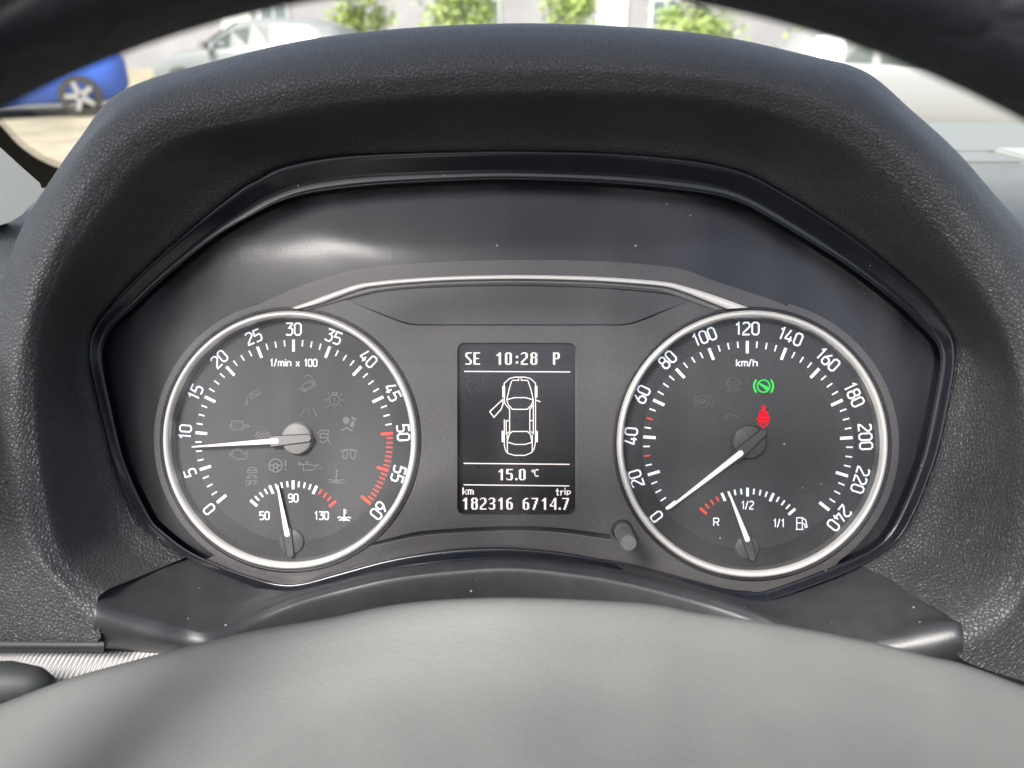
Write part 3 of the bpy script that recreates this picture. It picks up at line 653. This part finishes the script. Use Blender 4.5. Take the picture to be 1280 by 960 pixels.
endL = [tuple(Vector(q) - N*.02 - U*.0006) for q in fine[0]]; endR = [tuple(Vector(q) - N*.02 + U*.0006) for q in fine[-1]]
fine = [endL] + fine + [endR]
mesh('column_trim', [q for c in fine for q in c], grid_faces(len(fine), len(fine[0])), M['trim'], dash, True, label='satin black trim ledge with rolled front edge below the instruments')
# edge under the left leather and the woven gap cover
v = []
for x in range(-80, 131, 15):
    v += [P(x, 800+(x+80)*.01, 50), P(x, 806, 52), P(x, 812, 50), P(x, 816, 40)]
mesh('lower_edge', v, grid_faces(15, 4), M['rubber'], dash, True)
wv = mat('woven_grey', (.55,.53,.52), .55); nt_, b_ = nodes(wv)
w1_ = nt_.nodes.new('ShaderNodeTexWave'); w2_ = nt_.nodes.new('ShaderNodeTexWave')
for w_, rz in ((w1_, 42), (w2_, -42)):
    mp_ = nt_.nodes.new('ShaderNodeMapping'); mp_.inputs['Rotation'].default_value = (0, R(rz), 0); mp_.inputs['Scale'].default_value = (1, .45, .45)
    tc = nt_.nodes.new('ShaderNodeTexCoord'); nt_.links.new(tc.outputs['Object'], mp_.inputs[0]); w_.inputs['Scale'].default_value = 230; w_.bands_direction = 'X'; nt_.links.new(mp_.outputs[0], w_.inputs['Vector'])
wf = mixv(nt_, w1_.outputs['Fac'], w2_.outputs['Fac'], 'MINIMUM')
nt_.links.new(ramp(nt_, wf, [(.05, (.22,.21,.21)), (.3, (.62,.60,.59))]), b_.inputs['Base Color']); bump(nt_, b_, wf, .5, .0003)
v = []
for i in range(12):
    x = lerp(-30, 215, i/11)
    for j in range(6): y = lerp(811, 860, j/5); v.append(P(x+j*2, y, lerp(38, 52, (j/5)**.8)+math.sin(i*.5)*1.0))
mesh('woven_cover', v, grid_faces(12, 6), wv, dash, True, label='pale woven strip under the left trim end')

# dash top: level sheet running to the windscreen
ZT = CAMZ-.092
v = []; xs = [-.62,-.5,-.4,-.3,-.2,-.1,0,.1,.2,.3,.4,.5,.6,.8,1.0]; ys = [.20,.3,.4,.5,.58]
for y in ys:
    for x in xs: v.append((x, y, ZT - .03*max(0, (.36-y))/.16 - .012*max(0, (abs(x-.15)-.25))))
mesh('dash_top', v, [f for f in grid_faces(len(ys), len(xs)) if not (f[0] < 2*len(xs) and abs(sum(v[k][0] for k in f)/4) < .2) and not (v[f[0]][0] < -.11 and v[f[2]][1] > .51)], M['dashgrain'], dash, True)
ribm = mat('vent_rib_grey', (.20,.21,.20), .5); nt_, b_ = nodes(ribm)
wvt = nt_.nodes.new('ShaderNodeTexWave'); wvt.inputs['Scale'].default_value = 260; wvt.bands_direction = 'DIAGONAL'; nt_.links.new(coords(nt_), wvt.inputs['Vector']); bump(nt_, b_, wvt.outputs['Fac'], .5, .0006)
def slab(name, x0, x1, y0, y1, z0, z1, m, parent, label=None, r=.002):
    bm = bmesh.new(); bmesh.ops.create_cube(bm, size=1)
    for w in bm.verts: w.co = Vector((lerp(x0, x1, w.co.x+.5), lerp(y0, y1, w.co.y+.5), lerp(z0, z1, w.co.z+.5)))
    if r: bmesh.ops.bevel(bm, geom=bm.edges[:], offset=r, segments=2, affect='EDGES')
    me = bpy.data.meshes.new(name); base = OFF.get(parent.name, Vector()) if parent is not None else Vector()
    bmesh.ops.translate(bm, verts=bm.verts, vec=-base); bm.to_mesh(me); bm.free(); me.materials.append(m)
    o = bpy.data.objects.new(name, me); link(o, parent); OFF[o.name] = base
    if label: o['label'] = label
    return o
slab('demister_grille', -.10, 1.0, .64, .84, ZT-.01, ZT+.001, ribm, dash, 'finely ribbed pale strip at the foot of the windscreen')
slab('dash_lid', .385, .9, .585, .636, ZT-.01, ZT+.004, mat('lid_pale', (.34,.35,.33), .5), dash, 'smooth pale lid set into the dash top')
slab('dash_insert', -.10, .38, .585, .636, ZT-.01, ZT+.001, mat('insert_grey', (.18,.185,.175), .5), dash)
# seat of the dashboard body so nothing is open below
slab('dash_body', -.10, 1.02, .42, .85, .55, ZT-.06, M['rubber'], dash, r=.01)

# ================================================================== STEERING WHEEL
wheel = thing('steering_wheel', P(640, 1250, 200), 'steering wheel with blurred black rim above and sunlit grey centre pad below', 'steering wheel')
WC = P(580, -34+1400, 215); s_ = depth(P(640, 480, 215))/F; r_in = 1400*s_; tr_ = .0175
maj = r_in+tr_
v = []
NJ, NI = 160, 28
for j in range(NJ):
    a = 2*math.pi*j/NJ; rd_ = U*math.cos(a)+VV*math.sin(a); c = WC+rd_*maj
    for i in range(NI):
        b = 2*math.pi*i/NI; v.append(c + rd_*(tr_*math.cos(b)) + N*(tr_*.8*math.sin(b)))
f = [(j*NI+i, j*NI+(i+1) % NI, ((j+1) % NJ)*NI+(i+1) % NI, ((j+1) % NJ)*NI+i) for j in range(NJ) for i in range(NI)]
mesh('rim', v, f, M['rim_leather'], wheel, True, label='black leather rim crossing the top of the view')
H = [(-240,960),(-100,915),(0,880),(83,849),(150,830),(207,815),(267,800),(320,788),(420,771),(470,760),(537,751),(640,747),(773,752),(827,757),(873,766),(960,778),(1093,803),(1160,820),(1207,831),(1280,858),(1380,900),(1520,965)]
prof_h = [(26, 60, 0), (8, 76, 0), (1.5, 84, 0), (0, 88, 0), (3, 92, 0), (16, 95, 0), (55, 101, 0), (120, 113, 0), (200, 132, 0), (300, 156, 0), (480, 196, 0)]
Hc = cr(H, 4); cols = []
for x, y in Hc:
    cols.append(cr([tuple(P(x + (x-640)*.0*i, y+dy, w - abs(x-640)*.012)) for i, (dy, w, _) in enumerate(prof_h)], 4))
mesh('centre_pad', [q for c in cols for q in c], grid_faces(len(cols), len(cols[0])), M['pad'], wheel, True, label='soft grey centre pad filling the bottom of the view')
# spokes joining pad and rim below the frame
def tube(path, rad, m, name, parent, n=14, label=None, caps=True):
    v = []; k = len(path)
    for i, q in enumerate(path):
        t = (path[min(i+1, k-1)]-path[max(i-1, 0)]).normalized(); a = t.orthogonal().normalized(); b = t.cross(a)
        rr = rad[i] if isinstance(rad, (list, tuple)) else rad
        v += [q + a*(rr*math.cos(2*math.pi*j/n)) + b*(rr*math.sin(2*math.pi*j/n)) for j in range(n)]
    f = grid_faces(k, n, True)
    if caps: f += [tuple(range(n))[::-1], tuple((k-1)*n+i for i in range(n))]
    return mesh(name, v, f, m, parent, True, label)
stalk = thing('indicator_stalk', P(-80, 850, 66), 'blurred black stalk behind the wheel below the pale woven strip', 'control stalk')
tube([P(-260, 905, 40), P(-120, 872, 60), P(-40, 860, 66), P(10, 856, 68), P(45, 856, 68), P(64, 858, 68)], [.005, .007, .0085, .008, .006, .003], M['rubber'], 'lever', stalk)
mesh('collar', [P(-260+math.cos(a)*40, 905+math.sin(a)*40, w) for w in (36, 44) for a in [2*math.pi*i/20 for i in range(20)]], grid_faces(2, 20, True), M['rubber'], stalk)

# ================================================================== CABIN SHELL AND WINDSCREEN
ws = thing('windscreen', (0.2, .86, ZT), 'clear dusty windscreen with dotted black border behind the dashboard', 'windscreen')
XL, XR = -.58, .98
v = []
for j in range(9):
    t = j/8; y = lerp(.87, .22, t); z = lerp(ZT-.01, 1.68, t)
    for i in range(13):
        x = lerp(XL-.12*(1-t), XR+.12*(1-t), i/12); bow = .10*(1-((i-6)/6)**2)
        v.append((x, y+bow-.10, z))
glass_o = mesh('glass', v, grid_faces(9, 13), M['wind'], ws, True)
# black ceramic border with its comb of dots at the lower left corner
corner = cr([(-40,118),(0,156),(22,180),(45,197),(68,208),(95,216)], 10)
def on_glass(x, y):
    r = ray(x, y); p0 = Vector((0, .77, ZT-.01)); n0 = Vector((0, 1.69-ZT, .65)).normalized()
    return CAM + r*((p0-CAM).dot(n0)/r.dot(n0))
fl = Flat(); low = [(x-5-14*i/len(corner), y+34) for i, (x, y) in enumerate(corner)]
fl.add([q for pr in zip(corner, low) for q in pr], [(2*i, 2*i+1, 2*i+3, 2*i+2) for i in range(len(corner)-1)])
fl.build('border_band', M['frit'], ws, on_glass)
fl = Flat(); acc = 0
for (x0, y0), (x1, y1) in zip(corner, corner[1:]):
    L = math.hypot(x1-x0, y1-y0); tx, ty = (x1-x0)/L, (y1-y0)/L
    while acc < L:
        px, py = x0+tx*acc, y0+ty*acc
        fl.poly([(px-tx*.6, py-ty*.6+1), (px+tx*.6, py+ty*.6+1), (px+tx*.3+3.6, py-7.0), (px-tx*.3+3.2, py-7.0)]); acc += 2.6
    acc -= L
fl.build('dot_comb', M['frit'], ws, on_glass)
def on_wall(x, y, Y=.38):
    r = ray(x, y); return CAM + r*(Y/r.y)
pil = thing('pillar_trim', on_wall(0, 240), 'pale grey corner trim at the foot of the left windscreen pillar', 'pillar trim')
pts = [(-160,60),(0,184),(24,206),(50,229),(52,236),(44,250),(28,268),(14,277),(-5,283),(-160,300)]
v = [on_wall(x, y, .375) for x, y in pts]; v2 = [on_wall(x-6, y+3, .40) for x, y in pts]; m_ = len(v)
mesh('trim_panel', v+v2, [tuple(range(m_))]+[(i, (i+1) % m_, (i+1) % m_+m_, i+m_) for i in range(m_)], M['pillar'], pil)

cabin = thing('car_cabin', (.2, -.6, .4), 'unseen dark car cabin shell around the dashboard with open window spaces', 'car interior')
lin = mat('headlining_grey', (.22,.22,.21), .9); dk = mat('cabin_dark', (.03,.03,.032), .8)
slab('roof_lining', -.60, 1.0, -.02, .20, 1.66, 1.69, lin, cabin, r=.005)  # unseen roof, split to leave a gap that lets sun and sky in
slab('roof_lining', -.60, 1.0, -1.9, -.78, 1.66, 1.69, lin, cabin, r=.005)
slab('roof_rail', -.64, -.50, -.78, -.02, 1.66, 1.69, lin, cabin, r=.005)
slab('roof_rail', .90, 1.04, -.78, -.02, 1.66, 1.69, lin, cabin, r=.005)
slab('left_door', -.70, -.66, -1.2, .6, .3, 1.16, dk, cabin, r=.005)
slab('right_door', 1.08, 1.12, -1.2, .6, .3, 1.16, dk, cabin, r=.005)
slab('rear_wall', -.66, 1.1, -2.1, -2.05, .3, 1.25, dk, cabin, r=.005)
slab('cabin_floor', -.66, 1.1, -2.05, .85, .28, .32, dk, cabin, r=.005)
slab('seat_backrest', -.30, .24, -.62, -.50, .5, 1.22, dk, cabin, r=.04)
slab('headrest', -.15, .12, -.62, -.52, 1.26, 1.44, dk, cabin, r=.04)
for x in (-1.05, 1.06):
    tube([Vector((x, .75, ZT-.02)), Vector((x*.97, .45, 1.48)), Vector((x*.93, .22, 1.67))], .028, M['rubber'], 'windscreen_pillar', cabin)

# ================================================================== OUTSIDE
def struct(o): o['kind'] = 'structure'; return o
gm = vary(mat('pale_gravel', (.36,.33,.26), .9), (.20,.175,.12), (.30,.26,.18), 1.6)
struct(mesh('ground', [(-400,-200,0),(400,-200,0),(400,600,0),(-400,600,0)], [(0,1,2,3)], gm))
am = vary(mat('asphalt', (.10,.10,.10), .9), (.10,.10,.095), (.14,.14,.13), 3)
struct(mesh('car_park_road', [(-60,13.2,.006),(60,13.2,.006),(60,17.5,.006),(-60,17.5,.006)], [(0,1,2,3)], am))
# pale building
bld = thing('pale_building', (0, 30, 0), 'long low cream rendered building beyond the car park, seen through the windscreen', 'building')
wm = vary(mat('cream_render', (.62,.58,.52), .9), (.25,.245,.255), (.31,.30,.31), .6)
slab('wall', -26, 24, 29, 40, 0, 6.5, wm, bld, r=0)
slab('roof', -26.5, 24.5, 28.6, 40.5, 6.5, 6.8, mat('roof_grey', (.2,.2,.2), .8), bld, r=0)
pane = mat('window_pane', (.12,.16,.17), .1); fr_ = mat('window_frame_white', (.75,.75,.72), .5)
for x in (-16.5,-8.1,-.9,5.2,14.5):
    w = slab('window', x-.5, x+.5, 28.93, 29.05, 1.3, 2.2, fr_, bld, r=0)
    for k in (-1, 1): slab('pane', x+k*.235-.2, x+k*.235+.2, 28.90, 28.96, 1.38, 2.12, pane, w, r=0)
for x in (-9.4, 3.4): slab('door', x-.5, x+.5, 28.92, 29.05, 0, 2.2, fr_, bld, r=0)

def tree(px, Y, hgt, rad, label, seed):
    rnd = random.Random(seed); x = (px-640)/F*(Y/math.cos(p))*1.0
    t = thing('young_tree', (x, Y, 0), label, 'tree', 'young trees in front of the cream building')
    tube([Vector((x, Y, 0)), Vector((x+.02, Y, hgt*.5)), Vector((x, Y, hgt*.92))], [.06, .04, .015], mat('bark', (.12,.09,.06), .9), 'trunk', t, 8)
    v, f = [], []
    lobes = []
    for i in range(26):
        hh = rnd.random()**.9; a = rnd.random()*6.283; rr = rad*(1-hh*.8)*rnd.uniform(.15, 1.0)
        lobes.append((Vector((x+rr*math.cos(a), Y+rr*math.sin(a), .4+hh*(hgt-.4))), rnd.uniform(.14, .34)*rad/.9))
    for i in range(3000):
        c0, lr = lobes[rnd.randrange(len(lobes))]
        c = c0 + Vector((rnd.gauss(0, lr*.6), rnd.gauss(0, lr*.6), rnd.gauss(0, lr*.5))); s = .04+.05*rnd.random()
        d1 = Vector((rnd.gauss(0,1), rnd.gauss(0,1), rnd.gauss(0,1))).normalized()*s; d2 = d1.orthogonal().normalized()*s*.5
        b = len(v); v += [c-d1, c+d2, c+d1, c-d2]; f.append((b, b+1, b+2, b+3))
    mesh('crown', v, f, leafm, t)
leafm = vary(mat('fresh_leaf', (.2,.32,.06), .6), (.22,.31,.06), (.34,.42,.11), 2.5)
nt_, b_ = nodes(leafm); b_.inputs['Transmission Weight'].default_value = 0
for px, Y, h, r_, lb, sd in ((487, 18, 2.5, .75, 'young green tree, leftmost in the row before the cream building', 1), (590, 18, 2.6, .8, 'young green tree, second from the left in the row before the cream building', 2), (697, 18, 2.4, .7, 'young green tree in the middle of the row before the cream building', 3), (828, 18, 2.6, .95, 'wide young green tree, fourth from the left in the row before the building', 4), (960, 17, 2.3, .9, 'young green tree nearest the white hatchback, right end of the row', 5)):
    tree(px, Y, h, r_*1.35, lb, sd)

# cars
SEC = [(-2.08,.62,.48,.80,.84,.5),(-2.0,.76,.30,.93,1.02,.58),(-1.75,.84,.22,.97,1.32,.58),(-1.3,.87,.2,.98,1.44,.6),(-.5,.88,.2,.96,1.48,.61),(.1,.88,.2,.95,1.45,.60),(.5,.88,.2,.94,1.25,.62),(.95,.88,.2,.92,.98,.68),(1.5,.86,.2,.85,.90,.62),(1.85,.80,.22,.74,.79,.56),(2.02,.70,.28,.62,.66,.5),(2.1,.56,.34,.52,.55,.44)]
def sec_at(x):
    return [interp([(s[0], s[k]) for s in SEC], x) for k in range(1, 6)]
glassm = mat('car_window', (.03,.045,.04), .15); tyrem = mat('tyre', (.03,.03,.03), .8); rimm = mat('alloy', (.6,.6,.6), .3, .7); lampm = mat('headlamp', (.8,.8,.8), .1)
def car(name, x, y, rot, paint, label, scale=1.0):
    t = thing(name, (x, y, 0), label, 'car', 'cars parked outside'); t.rotation_euler = (0, 0, rot); t.scale = (scale,)*3
    base = Vector((x, y, 0))
    def mk(nm, v, f, m, par=None, sm=False, lb=None): return mesh(nm, [Vector(q)+base for q in v], f, m, par or t, sm, lb)
    v = []
    xs = [SEC[0][0]] + [lerp(-2.05, 2.08, i/40) for i in range(41)] + [SEC[-1][0]]
    for X in xs:
        hw, zb, zt, zr, rh = sec_at(X)
        half = [(hw*.85, zb), (hw*.97, zb+.1), (hw, lerp(zb, zt, .5)), (hw*.98, zt-.06), (hw*.94, zt), (rh+.02, zr-.06), (rh*.85, zr), (rh*.4, zr+.015)]
        v += [(X, a, b) for a, b in half] + [(X, -a, b) for a, b in half[::-1]]
    f = grid_faces(len(xs), 16, True) + [tuple(range(16)), tuple((len(xs)-1)*16+i for i in range(16))]
    mk('body', v, f, paint, None, True)
    for sgn in (1, -1):
        for x0, x1 in ((-1.55, -1.0), (-.93, -.2), (-.13, .62)):
            v = []
            for X in (x0, lerp(x0, x1, .5), x1):
                hw, zb, zt, zr, rh = sec_at(X)
                for tt in (.1, .88): v.append((X, sgn*(lerp(hw*.94, rh+.02, tt)+.012), lerp(zt, zr-.06, tt)))
            mk('side_window', v, [(0,1,3,2),(2,3,5,4)], glassm)
        for X in (-1.32, 1.3):
            ring = lambda r, yy: [(X+r*math.cos(2*math.pi*i/24), sgn*yy, .32+r*math.sin(2*math.pi*i/24)) for i in range(24)]
            w = mk('wheel', ring(.32,.70)+ring(.32,.90)+ring(.22,.91), grid_faces(3, 24, True), tyrem)
            v = []; f = []
            for q in range(5):
                a = 2*math.pi*q/5; ca, sa = math.cos(a), math.sin(a); b = len(v)
                for r0, hw_ in ((.03, .045), (.225, .03)):
                    for yy in (.905, .93):
                        for k_ in (-1, 1): v.append((X+r0*ca-k_*hw_*sa, sgn*yy, .32+r0*sa+k_*hw_*ca))
                f += [tuple(b+i for i in g) for g in ((2,3,7,6),(0,2,6,4),(1,5,7,3),(4,6,7,5))]
            mk('rim', v, f, rimm, w)
        mk('headlight', [(1.72, sgn*.82, .66), (1.99, sgn*.56, .60), (1.96, sgn*.52, .72), (1.66, sgn*.78, .79)], [(0,1,2,3)], lampm)
        mk('door_mirror', [(.62+a*.1, sgn*(.9+b*.18), .95+c*.14) for a in (0,1) for b in (0,1) for c in (0,1)], [(0,1,3,2),(4,6,7,5),(0,4,5,1),(2,3,7,6),(1,5,7,3),(0,2,6,4)], paint)
    v = []
    for X, tt in ((.93, 0), (.55, .5), (.2, 1)):
        hw, zb, zt, zr, rh = sec_at(X)
        for s in (-1, -.33, .33, 1): v.append((X+.02, s*(rh*.9), zr+.02))
    mk('front_window', v, grid_faces(3, 4), glassm)
    v = []
    for X, hw in ((1.0,.895),(1.5,.885),(1.85,.83),(2.02,.74),(2.1,.62),(2.125,.3),(2.125,-.3),(2.1,-.62),(2.02,-.74),(1.85,-.83),(1.5,-.885),(1.0,-.895)):
        sg = 1 if hw > 0 else -1
        v += [(X+.01, hw+sg*.01, .22), (X+.02, hw+sg*.02, .40)]
    mk('lower_bumper', v, grid_faces(12, 2), tyrem)
    mk('number_plate', [(2.15, -.26, .42), (2.15, .26, .42), (2.15, .26, .53), (2.15, -.26, .53)], [(0,1,2,3)], lampm)
    mk('grille', [(2.11, -.4, .38), (2.11, .4, .38), (2.07, .4, .5), (2.07, -.4, .5)], [(0,1,2,3)], tyrem)
    return t
def paint(nm, c, met=0): return mat(nm, c, .25, met)
def place(px, Y): return (px-640)/F*(Y*math.cos(p)+ (CAMZ-.7)*math.sin(p)), Y
x, y = place(15, 13.2); car('blue_car', x-.6, y+.3, R(205), paint('paint_blue', (.03,.12,.55)), 'bright blue parked car low at the left edge, seen through the windscreen')
x, y = place(330, 16.5); car('silver_car', x, y, R(170), paint('paint_silver', (.18,.19,.187)), 'pale silver parked car behind the blue one, nose to the left')
x, y = place(1205, 8.7); car('white_car', x, y, R(-20), paint('paint_white', (.21,.21,.207)), 'white parked hatchback beside the trees, showing right of the hood crest')
x, y = place(1330, 15.5); car('grey_car', x, y, R(-32), paint('paint_grey', (.26,.26,.28)), 'grey parked car at the far right, behind the white hatchback')
